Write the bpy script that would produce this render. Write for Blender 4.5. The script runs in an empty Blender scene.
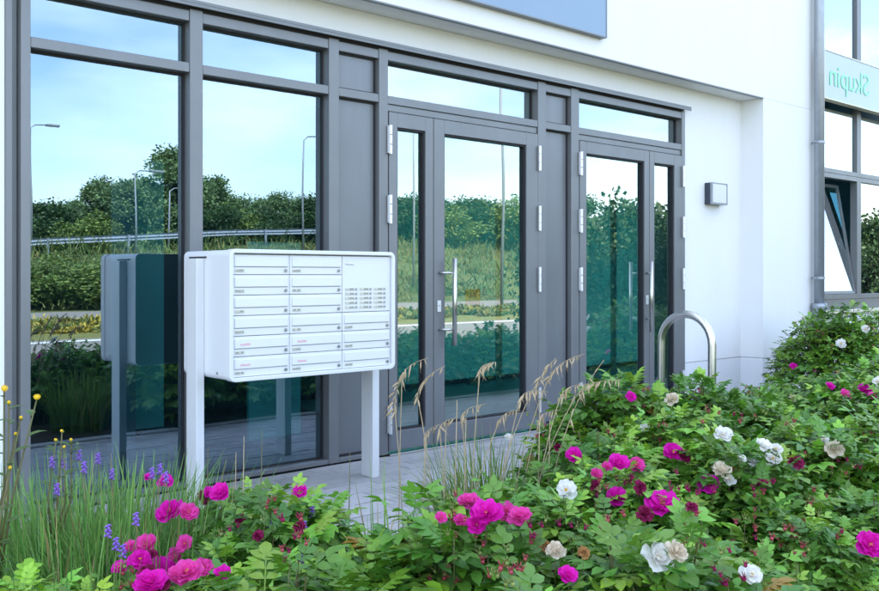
import bpy, bmesh, math, random
import numpy as np
from mathutils import Vector, Matrix, Quaternion
R = math.radians
sc = bpy.context.scene
col = sc.collection

# ------------------------------------------------------------------ camera
A_YAW = 42.08
cam_d = bpy.data.cameras.new('camera'); cam = bpy.data.objects.new('camera', cam_d); col.objects.link(cam)
cam.location = (0, -4.77, 1.19); cam.rotation_euler = (R(90), 0, R(-A_YAW))
cam_d.sensor_width = 36; cam_d.lens = 36*930/879; cam_d.shift_y = -20.5/879
cam_d.clip_start = .05; cam_d.clip_end = 2000
sc.camera = cam

# ------------------------------------------------------------------ sky and sun
SUN_EL, SUN_AZ = 52, -18          # azimuth measured from +Y (behind the building) towards +X
world = bpy.data.worlds.new('World'); sc.world = world; world.use_nodes = True
wn, wl = world.node_tree.nodes, world.node_tree.links
bg = wn['Background']; bg.inputs[1].default_value = .15
sky = wn.new('ShaderNodeTexSky'); sky.sky_type = 'NISHITA'; sky.sun_disc = False
sky.sun_elevation = R(SUN_EL); sky.sun_rotation = R(SUN_AZ); sky.dust_density = 1.2; sky.ozone_density = 1.2
tc = wn.new('ShaderNodeTexCoord'); mp = wn.new('ShaderNodeMapping'); mp.inputs['Scale'].default_value = (1.0, 1.0, 3.4)
mp.inputs['Location'].default_value = (.35, .2, .1)
nz = wn.new('ShaderNodeTexNoise'); nz.inputs['Scale'].default_value = 2.1; nz.inputs['Detail'].default_value = 7; nz.inputs['Roughness'].default_value = .55
rp = wn.new('ShaderNodeValToRGB'); rp.color_ramp.elements[0].position = .42; rp.color_ramp.elements[1].position = .95
mx = wn.new('ShaderNodeMixRGB'); mx.inputs[2].default_value = (8.2, 8.5, 9.0, 1)
wl.new(tc.outputs['Generated'], mp.inputs[0]); wl.new(mp.outputs[0], nz.inputs[0]); wl.new(nz.outputs[0], rp.inputs[0])
wl.new(rp.outputs[0], mx.inputs[0]); wl.new(sky.outputs[0], mx.inputs[1]); wl.new(mx.outputs[0], bg.inputs[0])
sun_d = bpy.data.lights.new('sun', 'SUN'); sun_d.energy = 3.4; sun_d.angle = R(.53); sun_d.color = (1, .95, .87)
sun = bpy.data.objects.new('sun', sun_d); col.objects.link(sun)
sv = Vector((math.sin(R(SUN_AZ))*math.cos(R(SUN_EL)), math.cos(R(SUN_AZ))*math.cos(R(SUN_EL)), math.sin(R(SUN_EL))))
sun.rotation_euler = sv.to_track_quat('Z', 'Y').to_euler(); sun.location = (0, 20, 30)
sc.view_settings.view_transform = 'Standard'; sc.view_settings.look = 'None'
sc.view_settings.exposure = 2.1; sc.view_settings.gamma = 1
sc.render.engine = 'CYCLES'
cy = sc.cycles
cy.use_denoising = True; cy.max_bounces = 8; cy.glossy_bounces = 5; cy.transparent_max_bounces = 16
cy.transmission_bounces = 6; cy.diffuse_bounces = 4; cy.caustics_reflective = False; cy.caustics_refractive = False
cy.sample_clamp_indirect = 8

# ------------------------------------------------------------------ materials
M = {}
def mat(name, base, rough=.6, metal=0, spec=.5, noise=None, bump=None, attr=False, trans=0, coat=0):
    """noise=(scale, amount, tint) varies the colour; bump=(scale, strength, distance)"""
    m = bpy.data.materials.new(name); m.use_nodes = True
    n, l = m.node_tree.nodes, m.node_tree.links
    p = n['Principled BSDF']
    p.inputs['Roughness'].default_value = rough; p.inputs['Metallic'].default_value = metal
    p.inputs['Specular IOR Level'].default_value = spec; p.inputs['Coat Weight'].default_value = coat
    p.inputs['Base Color'].default_value = (*base, 1)
    src = None
    t = n.new('ShaderNodeTexCoord')
    if attr:
        a = n.new('ShaderNodeVertexColor'); a.layer_name = 'tint'; src = a.outputs[0]
    if noise:
        ns = n.new('ShaderNodeTexNoise'); ns.inputs['Scale'].default_value = noise[0]; ns.inputs['Detail'].default_value = 6
        l.new(t.outputs['Object'], ns.inputs[0])
        r = n.new('ShaderNodeValToRGB'); r.color_ramp.elements[0].position = .3; r.color_ramp.elements[1].position = .7
        l.new(ns.outputs[0], r.inputs[0])
        x = n.new('ShaderNodeMixRGB'); x.blend_type = 'MIX'
        mu = n.new('ShaderNodeMath'); mu.operation = 'MULTIPLY'; mu.inputs[1].default_value = noise[1]
        l.new(r.outputs[0], mu.inputs[0]); l.new(mu.outputs[0], x.inputs[0])
        x.inputs[1].default_value = (*base, 1); x.inputs[2].default_value = (*noise[2], 1)
        if src is not None: l.new(src, x.inputs[1])
        src = x.outputs[0]
    if src is not None: l.new(src, p.inputs['Base Color'])
    if bump:
        bs = bump if isinstance(bump, list) else [bump]
        prev = None
        for sc_, st, di in bs:
            nb = n.new('ShaderNodeTexNoise'); nb.inputs['Scale'].default_value = sc_; nb.inputs['Detail'].default_value = 4
            l.new(t.outputs['Object'], nb.inputs[0])
            b = n.new('ShaderNodeBump'); b.inputs['Strength'].default_value = st; b.inputs['Distance'].default_value = di
            l.new(nb.outputs[0], b.inputs['Height'])
            if prev is not None: l.new(prev, b.inputs['Normal'])
            prev = b.outputs[0]
        l.new(prev, p.inputs['Normal'])
    if trans:
        out = n['Material Output']
        tr = n.new('ShaderNodeBsdfTranslucent'); tr.inputs[0].default_value = (*base, 1)
        if src is not None: l.new(src, tr.inputs[0])
        ms = n.new('ShaderNodeMixShader'); ms.inputs[0].default_value = trans
        l.new(p.outputs[0], ms.inputs[1]); l.new(tr.outputs[0], ms.inputs[2]); l.new(ms.outputs[0], out.inputs[0])
    M[name] = m
    return m

def glass(name, tint, refl, r0=.2):
    m = bpy.data.materials.new(name); m.use_nodes = True
    n, l = m.node_tree.nodes, m.node_tree.links
    n.remove(n['Principled BSDF']); out = n['Material Output']
    tr = n.new('ShaderNodeBsdfTransparent'); tr.inputs[0].default_value = (*tint, 1)
    gl = n.new('ShaderNodeBsdfAnisotropic'); gl.inputs['Roughness'].default_value = 0; gl.inputs['Color'].default_value = (*refl, 1)
    # faint waviness of real float glass
    t = n.new('ShaderNodeTexCoord'); nb = n.new('ShaderNodeTexNoise'); nb.inputs['Scale'].default_value = 1.1; nb.inputs['Detail'].default_value = 1
    b = n.new('ShaderNodeBump'); b.inputs['Strength'].default_value = .12; b.inputs['Distance'].default_value = .012
    l.new(t.outputs['Object'], nb.inputs[0]); l.new(nb.outputs[0], b.inputs['Height']); l.new(b.outputs[0], gl.inputs['Normal'])
    fr = n.new('ShaderNodeFresnel'); fr.inputs[0].default_value = 1.5
    mr = n.new('ShaderNodeMapRange'); mr.inputs['From Min'].default_value = .04; mr.inputs['To Min'].default_value = r0
    l.new(fr.outputs[0], mr.inputs[0])
    ge = n.new('ShaderNodeNewGeometry'); iv = n.new('ShaderNodeMath'); iv.operation = 'SUBTRACT'; iv.inputs[0].default_value = 1; l.new(ge.outputs['Backfacing'], iv.inputs[1])
    fm_ = n.new('ShaderNodeMath'); fm_.operation = 'MULTIPLY'; l.new(mr.outputs[0], fm_.inputs[0]); l.new(iv.outputs[0], fm_.inputs[1])   # a pane reflects where light enters it
    ms = n.new('ShaderNodeMixShader'); l.new(fm_.outputs[0], ms.inputs[0]); l.new(tr.outputs[0], ms.inputs[1]); l.new(gl.outputs[0], ms.inputs[2])
    l.new(ms.outputs[0], out.inputs[0]); M[name] = m
    return m

mat('render_white', (.80, .80, .80), .85, spec=.25, noise=(1.3, .35, (.74, .75, .77)), bump=[(260, .25, .003), (9, .06, .01)])
mat('plinth_white', (.78, .79, .81), .85, spec=.25, noise=(3, .4, (.68, .70, .73)), bump=(240, .25, .003))
mat('anthracite', (.196, .203, .212), .40, metal=.3, noise=(6, .4, (.160, .168, .180)), bump=(700, .05, .001))
mat('anthracite_panel', (.172, .180, .192), .34, metal=.25, noise=(2.2, .4, (.21, .23, .26)), bump=(500, .05, .001))
mat('dark_gap', (.02, .02, .024), .7)
mat('flash_grey', (.22, .235, .25), .5, metal=.3, noise=(5, .4, (.17, .18, .19)))
mat('zinc', (.36, .39, .43), .42, metal=.55, noise=(14, .5, (.27, .30, .34)), bump=(60, .1, .002))
mat('steel', (.62, .61, .58), .28, metal=1, noise=(30, .3, (.5, .5, .48)), bump=(300, .06, .001))
mat('steel_bright', (.74, .75, .77), .38, metal=.55, noise=(40, .3, (.66, .67, .69)))
mat('box_white', (.74, .75, .765), .35, spec=.45, noise=(3, .25, (.69, .70, .72)), bump=(420, .05, .0008))
mat('box_post', (.71, .72, .73), .38, noise=(4, .4, (.64, .65, .66)), bump=(300, .05, .001))
mat('seam_grey', (.32, .33, .35), .6)
mat('plate_cream', (.66, .65, .54), .3, noise=(90, .8, (.45, .45, .40)))
mat('ink', (.24, .24, .23), .5)
mat('ink_pink', (.75, .40, .46), .5)
mat('lock_metal', (.42, .43, .44), .35, metal=.8)
mat('blue_sign', (.23, .32, .44), .25, spec=.45, noise=(1.5, .3, (.27, .36, .47)))
mat('sign_pale', (.42, .48, .56), .12, spec=.5, noise=(1.2, .5, (.47, .53, .60)))
mat('sign_edge', (.72, .69, .58), .4, metal=.2, noise=(12, .5, (.55, .50, .36)))
mat('mint', (.22, .72, .40), .35)
mat('lamp_dark', (.05, .06, .085), .4, metal=.3)
mat('lamp_opal', (.70, .71, .71), .25, trans=.1)
mat('paver', (.48, .475, .47), .85, noise=(25, .6, (.37, .375, .395)), bump=(180, .4, .003))
mat('paver_b', (.41, .405, .40), .85, noise=(25, .6, (.32, .325, .345)), bump=(180, .4, .003))
mat('joint_sand', (.19, .185, .18), .95, noise=(60, .6, (.12, .115, .11)))
mat('soil', (.075, .055, .04), .95, noise=(30, .7, (.035, .028, .02)), bump=(40, .9, .03))
mat('asphalt', (.24, .215, .19), .9, noise=(3, .5, (.19, .175, .16)), bump=(300, .4, .004))
mat('road_paint', (.78, .78, .75), .7, noise=(20, .4, (.6, .6, .57)))
mat('meadow', (.055, .10, .022), .9, noise=(2.6, .8, (.17, .16, .045)), bump=(14, .9, .08))
mat('yellow_verge', (.15, .17, .04), .9, noise=(3, .7, (.34, .29, .06)), bump=(30, .9, .08))
mat('rail_zinc', (.26, .30, .35), .6, metal=.3, noise=(4, .4, (.20, .24, .29)))
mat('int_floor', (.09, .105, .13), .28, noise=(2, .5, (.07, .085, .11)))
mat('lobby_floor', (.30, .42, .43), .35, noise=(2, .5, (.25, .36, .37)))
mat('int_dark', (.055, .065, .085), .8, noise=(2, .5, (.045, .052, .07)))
mat('int_lobby_glow', (.32, .66, .66), .7, noise=(.8, .5, (.24, .54, .56)), trans=.54)  # translucent so that sun from behind makes the wall glow teal
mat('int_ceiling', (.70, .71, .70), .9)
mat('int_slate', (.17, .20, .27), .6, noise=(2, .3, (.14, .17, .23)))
mat('screen_teal', (.26, .55, .60), .7, noise=(2.5, .3, (.22, .49, .54)))
mat('orange_frame', (.90, .42, .04), .5)
mat('sign_green', (.12, .40, .16), .5)
mat('leaf', (.05, .16, .03), .33, spec=.42, attr=True, trans=.22, bump=(160, .35, .004))
mat('grass', (.08, .17, .04), .5, spec=.35, attr=True, trans=.25)
mat('tree_leaf', (.05, .09, .025), .6, attr=True, trans=.2)
mat('stem', (.10, .12, .035), .6, noise=(20, .6, (.15, .09, .04)))
mat('bark', (.09, .065, .045), .9, noise=(12, .7, (.045, .034, .025)), bump=(40, .8, .02))
mat('straw', (.50, .40, .25), .65, noise=(60, .6, (.38, .28, .16)), trans=.2)
mat('straw_seed', (.58, .46, .30), .65, noise=(80, .7, (.40, .28, .16)), trans=.2)
mat('magenta', (.80, .014, .50), .5, spec=.25, noise=(40, .45, (.68, .008, .34)), trans=.3, bump=(150, .3, .003))
mat('pink', (.85, .09, .45), .5, spec=.25, noise=(40, .45, (.74, .02, .36)), trans=.3, bump=(150, .3, .003))
mat('crimson', (.26, .010, .07), .6, spec=.25, noise=(60, .6, (.40, .02, .14)), trans=.15, bump=(150, .5, .004))
mat('petal_white', (.86, .85, .83), .5, spec=.25, noise=(30, .4, (.83, .80, .70)), trans=.3, bump=(150, .3, .003))
mat('petal_cream', (.86, .79, .66), .6, spec=.2, noise=(45, .7, (.76, .58, .38)), trans=.25, bump=(150, .5, .004))
mat('petal_tan', (.62, .36, .15), .7, spec=.2, noise=(45, .7, (.45, .20, .06)), trans=.2, bump=(150, .6, .004))
mat('stamen', (.85, .55, .04), .7, noise=(200, .6, (.6, .32, .02)))
mat('hip', (.26, .02, .045), .4, noise=(70, .8, (.36, .06, .06)))
mat('sepal', (.20, .30, .07), .55, noise=(60, .7, (.26, .22, .07)), trans=.15)
mat('violet', (.26, .13, .62), .5, noise=(90, .6, (.42, .20, .70)), trans=.25)
mat('yellow', (.90, .62, .015), .5, noise=(90, .5, (.80, .42, .01)), trans=.2)
mat('pole_grey', (.26, .28, .30), .5, metal=.4)
def streaks(name, amount, tint):
    m = M[name]; n, l = m.node_tree.nodes, m.node_tree.links; p = n['Principled BSDF']
    src = p.inputs['Base Color'].links[0].from_socket
    t = n.new('ShaderNodeTexCoord'); mp_ = n.new('ShaderNodeMapping'); mp_.inputs['Scale'].default_value = (4.2, 4.2, .6)
    ns = n.new('ShaderNodeTexNoise'); ns.inputs['Scale'].default_value = 1; ns.inputs['Detail'].default_value = 5
    r = n.new('ShaderNodeValToRGB'); r.color_ramp.elements[0].position = .5; r.color_ramp.elements[1].position = .85
    mu = n.new('ShaderNodeMath'); mu.operation = 'MULTIPLY'; mu.inputs[1].default_value = amount
    x = n.new('ShaderNodeMixRGB'); x.inputs[2].default_value = (*tint, 1)
    l.new(t.outputs['Object'], mp_.inputs[0]); l.new(mp_.outputs[0], ns.inputs[0]); l.new(ns.outputs[0], r.inputs[0]); l.new(r.outputs[0], mu.inputs[0])
    l.new(mu.outputs[0], x.inputs[0]); l.new(src, x.inputs[1]); l.new(x.outputs[0], p.inputs['Base Color'])
streaks('render_white', .2, (.64, .64, .62)); streaks('plinth_white', .35, (.58, .58, .55)); streaks('anthracite', .5, (.24, .25, .27)); streaks('anthracite_panel', .6, (.25, .265, .29))
streaks('box_white', .25, (.58, .60, .63)); streaks('box_post', .5, (.55, .56, .57))
glass('glazing', (.62, .86, .86), (.66, .83, .98), .32)  # bluer sky on the left side put into the reflection tint
glass('glazing_door', (.56, .76, .76), (.93, .98, 1.0), .35)
glass('glazing_bay', (.45, .75, .80), (.97, .99, 1.0), .52)

# ------------------------------------------------------------------ mesh helpers
class MB:
    """collects shapes, builds ONE mesh object"""
    def __init__(s): s.v = []; s.f = []
    def box(s, x0, x1, y0, y1, z0, z1):
        b = len(s.v)
        s.v += [(x0,y0,z0),(x1,y0,z0),(x1,y1,z0),(x0,y1,z0),(x0,y0,z1),(x1,y0,z1),(x1,y1,z1),(x0,y1,z1)]
        s.f += [tuple(b+i for i in q) for q in ((0,3,2,1),(4,5,6,7),(0,1,5,4),(1,2,6,5),(2,3,7,6),(3,0,4,7))]
        return s
    def quad(s, *p):
        b = len(s.v); s.v += [tuple(q) for q in p]; s.f.append(tuple(range(b, b+len(p)))); return s
    def tube(s, pts, rad, n=8, cap=True):
        pts = [Vector(p) for p in pts]; k = len(pts)
        rad = rad if isinstance(rad, (list, tuple)) else [rad]*k
        b = len(s.v); u = None
        for i, p in enumerate(pts):
            t = (pts[min(i+1, k-1)]-pts[max(i-1, 0)]).normalized()
            if u is None:
                u = t.orthogonal().normalized()
            else:
                u = (u - t*u.dot(t)); u = u.normalized() if u.length > 1e-6 else t.orthogonal().normalized()
            w = t.cross(u)
            for j in range(n):
                a = 2*math.pi*j/n
                s.v.append(tuple(p + (u*math.cos(a)+w*math.sin(a))*rad[i]))
        for i in range(k-1):
            for j in range(n):
                s.f.append((b+i*n+j, b+i*n+(j+1)%n, b+(i+1)*n+(j+1)%n, b+(i+1)*n+j))
        if cap:
            s.f.append(tuple(b+j for j in reversed(range(n)))); s.f.append(tuple(b+(k-1)*n+j for j in range(n)))
        return s
    def ellipsoid(s, c, r, nu=8, nv=6, axis=None):
        q = Vector((0,0,1)).rotation_difference(Vector(axis)) if axis else Quaternion()
        b = len(s.v); c = Vector(c)
        for i in range(nv+1):
            th = math.pi*i/nv
            for j in range(nu):
                ph = 2*math.pi*j/nu
                s.v.append(tuple(c + q @ Vector((r[0]*math.sin(th)*math.cos(ph), r[1]*math.sin(th)*math.sin(ph), r[2]*math.cos(th)))))
        for i in range(nv):
            for j in range(nu):
                s.f.append((b+i*nu+j, b+(i+1)*nu+j, b+(i+1)*nu+(j+1)%nu, b+i*nu+(j+1)%nu))
        return s
    def mesh(s, name, m, smooth=False):
        me = bpy.data.meshes.new(name); me.from_pydata(s.v, [], s.f); me.update()
        if m: me.materials.append(M[m])
        if smooth: me.polygons.foreach_set('use_smooth', [True]*len(me.polygons))
        return me
    def build(s, name, m, parent=None, smooth=False, bevel=0):
        o = bpy.data.objects.new(name, s.mesh(name, m, smooth)); col.objects.link(o)
        if parent: o.parent = parent
        if bevel:
            md = o.modifiers.new('bevel', 'BEVEL'); md.width = bevel; md.segments = 2; md.limit_method = 'ANGLE'
        return o

def box(name, m, parent, x0, x1, y0, y1, z0, z1, bevel=0):
    return MB().box(x0, x1, y0, y1, z0, z1).build(name, m, parent, bevel=bevel)
def inst(name, me, parent=None, loc=(0,0,0), rot=(0,0,0), scale=(1,1,1)):
    o = bpy.data.objects.new(name, me); col.objects.link(o)
    o.location = loc; o.rotation_euler = rot; o.scale = scale
    if parent: o.parent = parent
    return o
def tag(o, label=None, cat=None, group=None, kind=None):
    if label: o['label'] = label
    if cat: o['category'] = cat
    if group: o['group'] = group
    if kind: o['kind'] = kind
    return o
def empty(name, loc, label, cat, group=None, rz=0):
    o = bpy.data.objects.new(name, None); o.empty_display_size = .1; col.objects.link(o)
    o.location = loc; o.rotation_euler = (0,0,rz)
    return tag(o, label, cat, group)

class Soup:
    """fast accumulator: quad templates placed many times, with a colour per vertex"""
    def __init__(s): s.V = []; s.F = []; s.C = []; s.n = 0
    def add(s, v, f, c):
        s.V.append(v); s.F.append(f+s.n); s.C.append(np.broadcast_to(c, (len(v), 3))); s.n += len(v)
    def mesh(s, name, m, smooth=True):
        v = np.concatenate(s.V); f = np.concatenate(s.F); c = np.concatenate(s.C)
        me = bpy.data.meshes.new(name)
        me.vertices.add(len(v)); me.vertices.foreach_set('co', v.astype(np.float32).ravel())
        me.loops.add(f.size); me.loops.foreach_set('vertex_index', f.astype(np.int32).ravel())
        me.polygons.add(len(f)); me.polygons.foreach_set('loop_start', np.arange(0, f.size, 4, dtype=np.int32))
        if smooth: me.polygons.foreach_set('use_smooth', np.ones(len(f), dtype=bool))
        me.update(calc_edges=True)
        at = me.color_attributes.new('tint', 'FLOAT_COLOR', 'POINT')
        at.data.foreach_set('color', np.concatenate([c, np.ones((len(c),1))], 1).astype(np.float32).ravel())
        me.materials.append(M[m])
        return me

def frame_from(d, up):
    d = d/np.linalg.norm(d); x = np.cross(d, up)
    if np.linalg.norm(x) < 1e-5: x = np.array([1., 0, 0])
    x /= np.linalg.norm(x); z = np.cross(x, d)
    return np.stack([x, d, z], 1)       # columns: right, along, normal

# ------------------------------------------------------------------ ground, bed, roads
def sheet(name, m, x0, x1, y0, y1, z, kind='structure'):
    o = MB().quad((x0,y0,z),(x1,y0,z),(x1,y1,z),(x0,y1,z)).build(name, m); return tag(o, kind=kind)
sheet('ground', 'meadow', -400, 400, -500, 300, -.03)
sheet('pavement', 'joint_sand', -6, 16, -1.72, .4, -.008)
pav = bpy.data.objects['pavement']
rnd = random.Random(3)
pm = [MB().box(-.098, .098, -.048, .048, -.05, 0).mesh('paver', m) for m in ('paver', 'paver_b', 'paver')]
near = []
for j in range(17):
    y = -.055 - j*.1
    for i in range(-16, 42):
        x = i*.2 + (.1 if j % 2 else 0) + .9
        near.append((x, y))
cells = sorted(near, key=lambda p: abs(p[0]-3.1)/1.25 + abs(p[1]+.55))
far = MB()
for k, (x, y) in enumerate(cells):
    dz = rnd.uniform(-.0025, .0012)
    if k < 290: inst('paver', pm[rnd.randrange(3)], pav, (x, y, dz), (rnd.uniform(-.006,.006), rnd.uniform(-.006,.006), 0))
    else: far.box(x-.098, x+.098, y-.048, y+.048, -.05, dz)
tag(far.build('pavers', 'paver', pav), kind='stuff')
k = MB(); k.box(-6, 16, -1.82, -1.725, -.25, .012); tag(k.build('kerb', 'paver', None, bevel=.006), kind='structure')
# planting bed soil, slightly mounded
bm = MB(); nx, ny = 60, 16
rr = random.Random(5)
for i in range(nx+1):
    for j in range(ny+1):
        bm.v.append((-.4+14*i/nx, -4.4+2.56*j/ny, .02+.06*math.sin(math.pi*j/ny)+rr.uniform(-.012,.012)))
for i in range(nx):
    for j in range(ny):
        b = i*(ny+1)+j; bm.f.append((b, b+ny+1, b+ny+2, b+1))
tag(bm.build('planting_bed', 'soil', None, True), kind='structure')
sheet('road', 'asphalt', -120, 200, -12.9, -5.0, -.022)
sheet('road_marking', 'road_paint', -120, 200, -12.5, -12.15, -.018)
sheet('verge', 'yellow_verge', -120, 200, -20.2, -12.9, -.022)
sheet('far_road', 'asphalt', -120, 200, -26.2, -20.2, -.018)
# embankment across the road, climbing to the right
em = MB(); NE = 40
prof = [(-28, -.03), (-31, .25), (-36, .75), (-42, 1.0), (-50, 1.0), (-70, .9), (-120, .9)]
for i in range(NE+1):
    X = -80+200*i/NE
    top = min(4.6, max(1.0, 1.0+.062*(X+2)))
    for (y, q) in prof: em.v.append((X, y, -.03 if q < 0 else q*top))
k = len(prof)
for i in range(NE):
    for j in range(k-1):
        b = i*k+j; em.f.append((b, b+k, b+k+1, b+1))
tag(em.build('embankment', 'meadow', None, True), kind='structure')
def bank_z(X): return min(4.6, max(1.0, 1.0+.062*(X+2)))

# rough grass and scrub on the bank and verge
def scrub():
    r = np.random.RandomState(15); S = Soup(); qd = np.array([(-.5,0,0),(.5,0,0),(.2,1,.1),(-.2,1,.1)]); qf = np.array([(0,1,2,3)])
    cl = [(r.uniform(4, 60), r.uniform(-41, -27.5), r.uniform(.15, .5) if r.uniform() < .8 else r.uniform(.5, 1.1)) for _ in range(420)]
    cl += [(r.uniform(2, 40), r.uniform(-19.6, -14.5), r.uniform(.05, .13)) for _ in range(620)]
    for (X, Y, h) in cl:
        top = bank_z(X); z0 = float(np.interp(-Y, [28, 31, 36, 42], [-.03, .25*top, .75*top, top])) if Y < -27 else -.02
        base = np.array([.16, .19, .05]) if Y < -27 else np.array([.20, .20, .045])
        base = base*r.uniform(.5, 1.2)*np.array([r.uniform(.6, 1.3), 1, 1])
        if Y > -27 and r.uniform() < .22: base = np.array([.42, .34, .05])
        for k in range(64):
            p = np.array([X, Y, z0])+np.array([r.normal()*h*1.3, r.normal()*h*.7, abs(r.normal())*h*.45])
            m_ = frame_from(np.array([r.normal()*.5, r.normal()*.5, 1.]), r.normal(size=3))
            S.add((qd*np.array([.055, h*.55, 1])*r.uniform(.6,1.3)) @ m_.T+p, qf, base*r.uniform(.6, 1.4))
    return S
def bank_z(X): return min(4.6, max(1.0, 1.0+.062*(X+2)))
tag(inst('meadow_grass', scrub().mesh('meadow_grass', 'grass', False)), 'rough olive grass and scrub on the far bank, mirrored in the glass', 'grass', kind='stuff')
# ------------------------------------------------------------------ the building
B = empty('office_building', (0, 0, 0), 'white rendered office building with dark grey glazed shop front and two double doors', 'building')
WY = .02            # recessed wall plane
FY = -.22           # face of the projecting upper wall
def wall(name, *a, m='render_white'): return box(name, m, B, *a)
wall('wall', -4, 1.466, WY, .35, 0, 2.89)
wall('wall', 7.296, 8.302, WY, .35, .392, 2.89)
wall('plinth', 7.298, 8.30, WY+.005, .34, 0, .388, m='plinth_white')
wall('wall', 1.466, 7.296, WY, .35, 2.712, 2.89)
wall('pier', 8.302, 9.46, FY, .35, .392, 2.89)
wall('plinth', 8.304, 9.458, FY+.005, .34, 0, .388, m='plinth_white')
wall('upper_wall', -4, 9.46, FY, .35, 2.892, 8.2)
wall('upper_wall', 9.46, 16, FY, .35, 5.4, 8.2)
wall('parapet_wall', 9.46, 16, FY+.001, .35, 0, .778)
wall('wall', 14.0, 16, FY+.001, .35, .778, 5.4)
wall('wall', -4, -3.7, .35, 5.5, 0, 8.2); wall('wall', 15.7, 16, .35, 5.5, 0, 8.2)
wall('rear_wall', -3.7, 5.6, 5.2, 5.5, 0, 8.2); wall('rear_wall', 14, 15.7, 5.2, 5.5, 0, 8.2); wall('rear_wall', 5.6, 14, 5.2, 5.5, 2.76, 8.2); wall('rear_wall', 5.6, 14, 5.2, 5.5, 0, .06)  # unseen rear opening added to let sun in and brighten the lobby
box('interior_wall', 'int_ceiling', B, 5.5, 5.6, 2.76, 5.199, .013, 2.78)  # side wall of the unseen rear room added to light the lobby
box('roof', 'flash_grey', B, -4.1, 16.1, -.28, 5.6, 8.202, 8.32)
box('drip_edge', 'flash_grey', B, -4, 8.30, FY-.004, FY+.03, 2.884, 2.8935)
# rooms behind the glass
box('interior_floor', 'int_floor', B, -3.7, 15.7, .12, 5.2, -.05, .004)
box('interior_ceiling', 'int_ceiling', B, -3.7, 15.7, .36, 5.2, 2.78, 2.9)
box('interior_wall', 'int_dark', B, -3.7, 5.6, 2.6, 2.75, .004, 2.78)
box('interior_wall', 'int_lobby_glow', B, 5.602, 12.6, 2.6, 2.63, .004, 2.78)  # lobby wall made translucent, glows from the sunlit room added behind it
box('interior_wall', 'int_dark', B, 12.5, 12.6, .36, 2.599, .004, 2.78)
box('interior_floor', 'int_ceiling', B, 5.6, 14, 2.64, 5.19, .005, .012)  # white floor of the added rear room, bounces sun onto the lobby wall
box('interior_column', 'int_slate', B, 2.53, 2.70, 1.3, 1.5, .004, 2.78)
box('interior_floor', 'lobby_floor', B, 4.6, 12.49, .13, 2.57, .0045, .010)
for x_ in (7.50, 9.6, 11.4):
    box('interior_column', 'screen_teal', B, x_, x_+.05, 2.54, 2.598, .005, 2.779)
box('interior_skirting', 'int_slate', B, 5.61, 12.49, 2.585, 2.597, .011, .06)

# flashing over the shop front
fl = MB(); fl.box(1.40, 7.33, -.055, WY-.001, 2.690, 2.708); fl.box(1.40, 7.33, -.055, -.045, 2.672, 2.690)
fl.build('flashing', 'flash_grey', B, bevel=.002)
box('shadow_gap', 'dark_gap', B, 1.47, 7.292, .0, .05, 2.660, 2.690)
# mullions, posts between bays
D0, D1 = -.012, .085      # front and back of the frame profiles
for (x0, x1) in ((1.532, 1.579), (2.431, 2.510), (3.370, 3.447), (3.767, 3.842), (5.310, 5.401), (5.700, 5.797), (7.242, 7.292)):
    box('mullion', 'anthracite', B, x0, x1, D0, D1, .012, 2.668, bevel=.003)
box('reveal_trim', 'anthracite', B, 1.468, 1.500, .012, .07, .01, 2.668, bevel=.002)
box('reveal_trim', 'flash_grey', B, 1.502, 1.530, .04, .07, .01, 2.668, bevel=.002)
bays = [('window', 1.579, 2.431), ('window', 2.510, 3.370), ('panel', 3.447, 3.767), ('door', 3.842, 5.310), ('panel', 5.401, 5.700), ('door', 5.797, 7.242)]
def rect_frame(mb, x0, x1, z0, z1, w, y0, y1):
    mb.box(x0, x0+w, y0, y1, z0, z1); mb.box(x1-w, x1, y0, y1, z0, z1)
    mb.box(x0+w, x1-w, y0, y1, z0, z0+w); mb.box(x0+w, x1-w, y0, y1, z1-w, z1)
def gasket(parent, x0, x1, z0, z1, y):
    g = MB(); rect_frame(g, x0, x1, z0, z1, .008, y-.006, y+.004); g.build('gasket', 'dark_gap', parent)
for kind, x0, x1 in bays:
    # head and transom of each bay
    e = .0015
    head = box('head_rail', 'anthracite', B, x0+e, x1-e, D0+.004, D1-.002, 2.600, 2.658, bevel=.003)
    box('transom', 'anthracite', B, x0+e, x1-e, D0+.003, D1-.002, 2.315, 2.368, bevel=.003)
    if kind != 'door':
        box('sill_rail', 'anthracite', B, x0+e, x1-e, D0+.003, D1-.002, .012, .040, bevel=.003)
        box('sill_gap', 'dark_gap', B, x0+e, x1-e, D0+.03, D1-.01, -.005, .012)
    else:
        box('threshold', 'steel', B, x0+e, x1-e, D0-.02, D1-.002, -.004, .014, bevel=.002)
    if kind == 'panel':
        for z0, z1 in ((.040, 2.315), (2.368, 2.600)):
            box('infill_panel', 'anthracite_panel', B, x0+e, x1-e, .035, .06, z0+e, z1-e)
            g = gasket(B, x0+.004, x1-.004, z0+.004, z1-.004, .032)
    if kind == 'window':
        for z0, z1, w in ((.040, 2.315, 'pane'), (2.368, 2.600, 'pane')):
            p = box('window_pane', 'glazing', B, x0+.003, x1-.003, .062, .074, z0+.002, z1-.002)
            gasket(p, x0+.003, x1-.003, z0+.003, z1-.003, .058)
    if kind == 'door':
        p = box('fanlight', 'glazing_door', B, x0+.003, x1-.003, .062, .074, 2.370, 2.598)
        gasket(p, x0+.003, x1-.003, 2.371, 2.597, .058)

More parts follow.
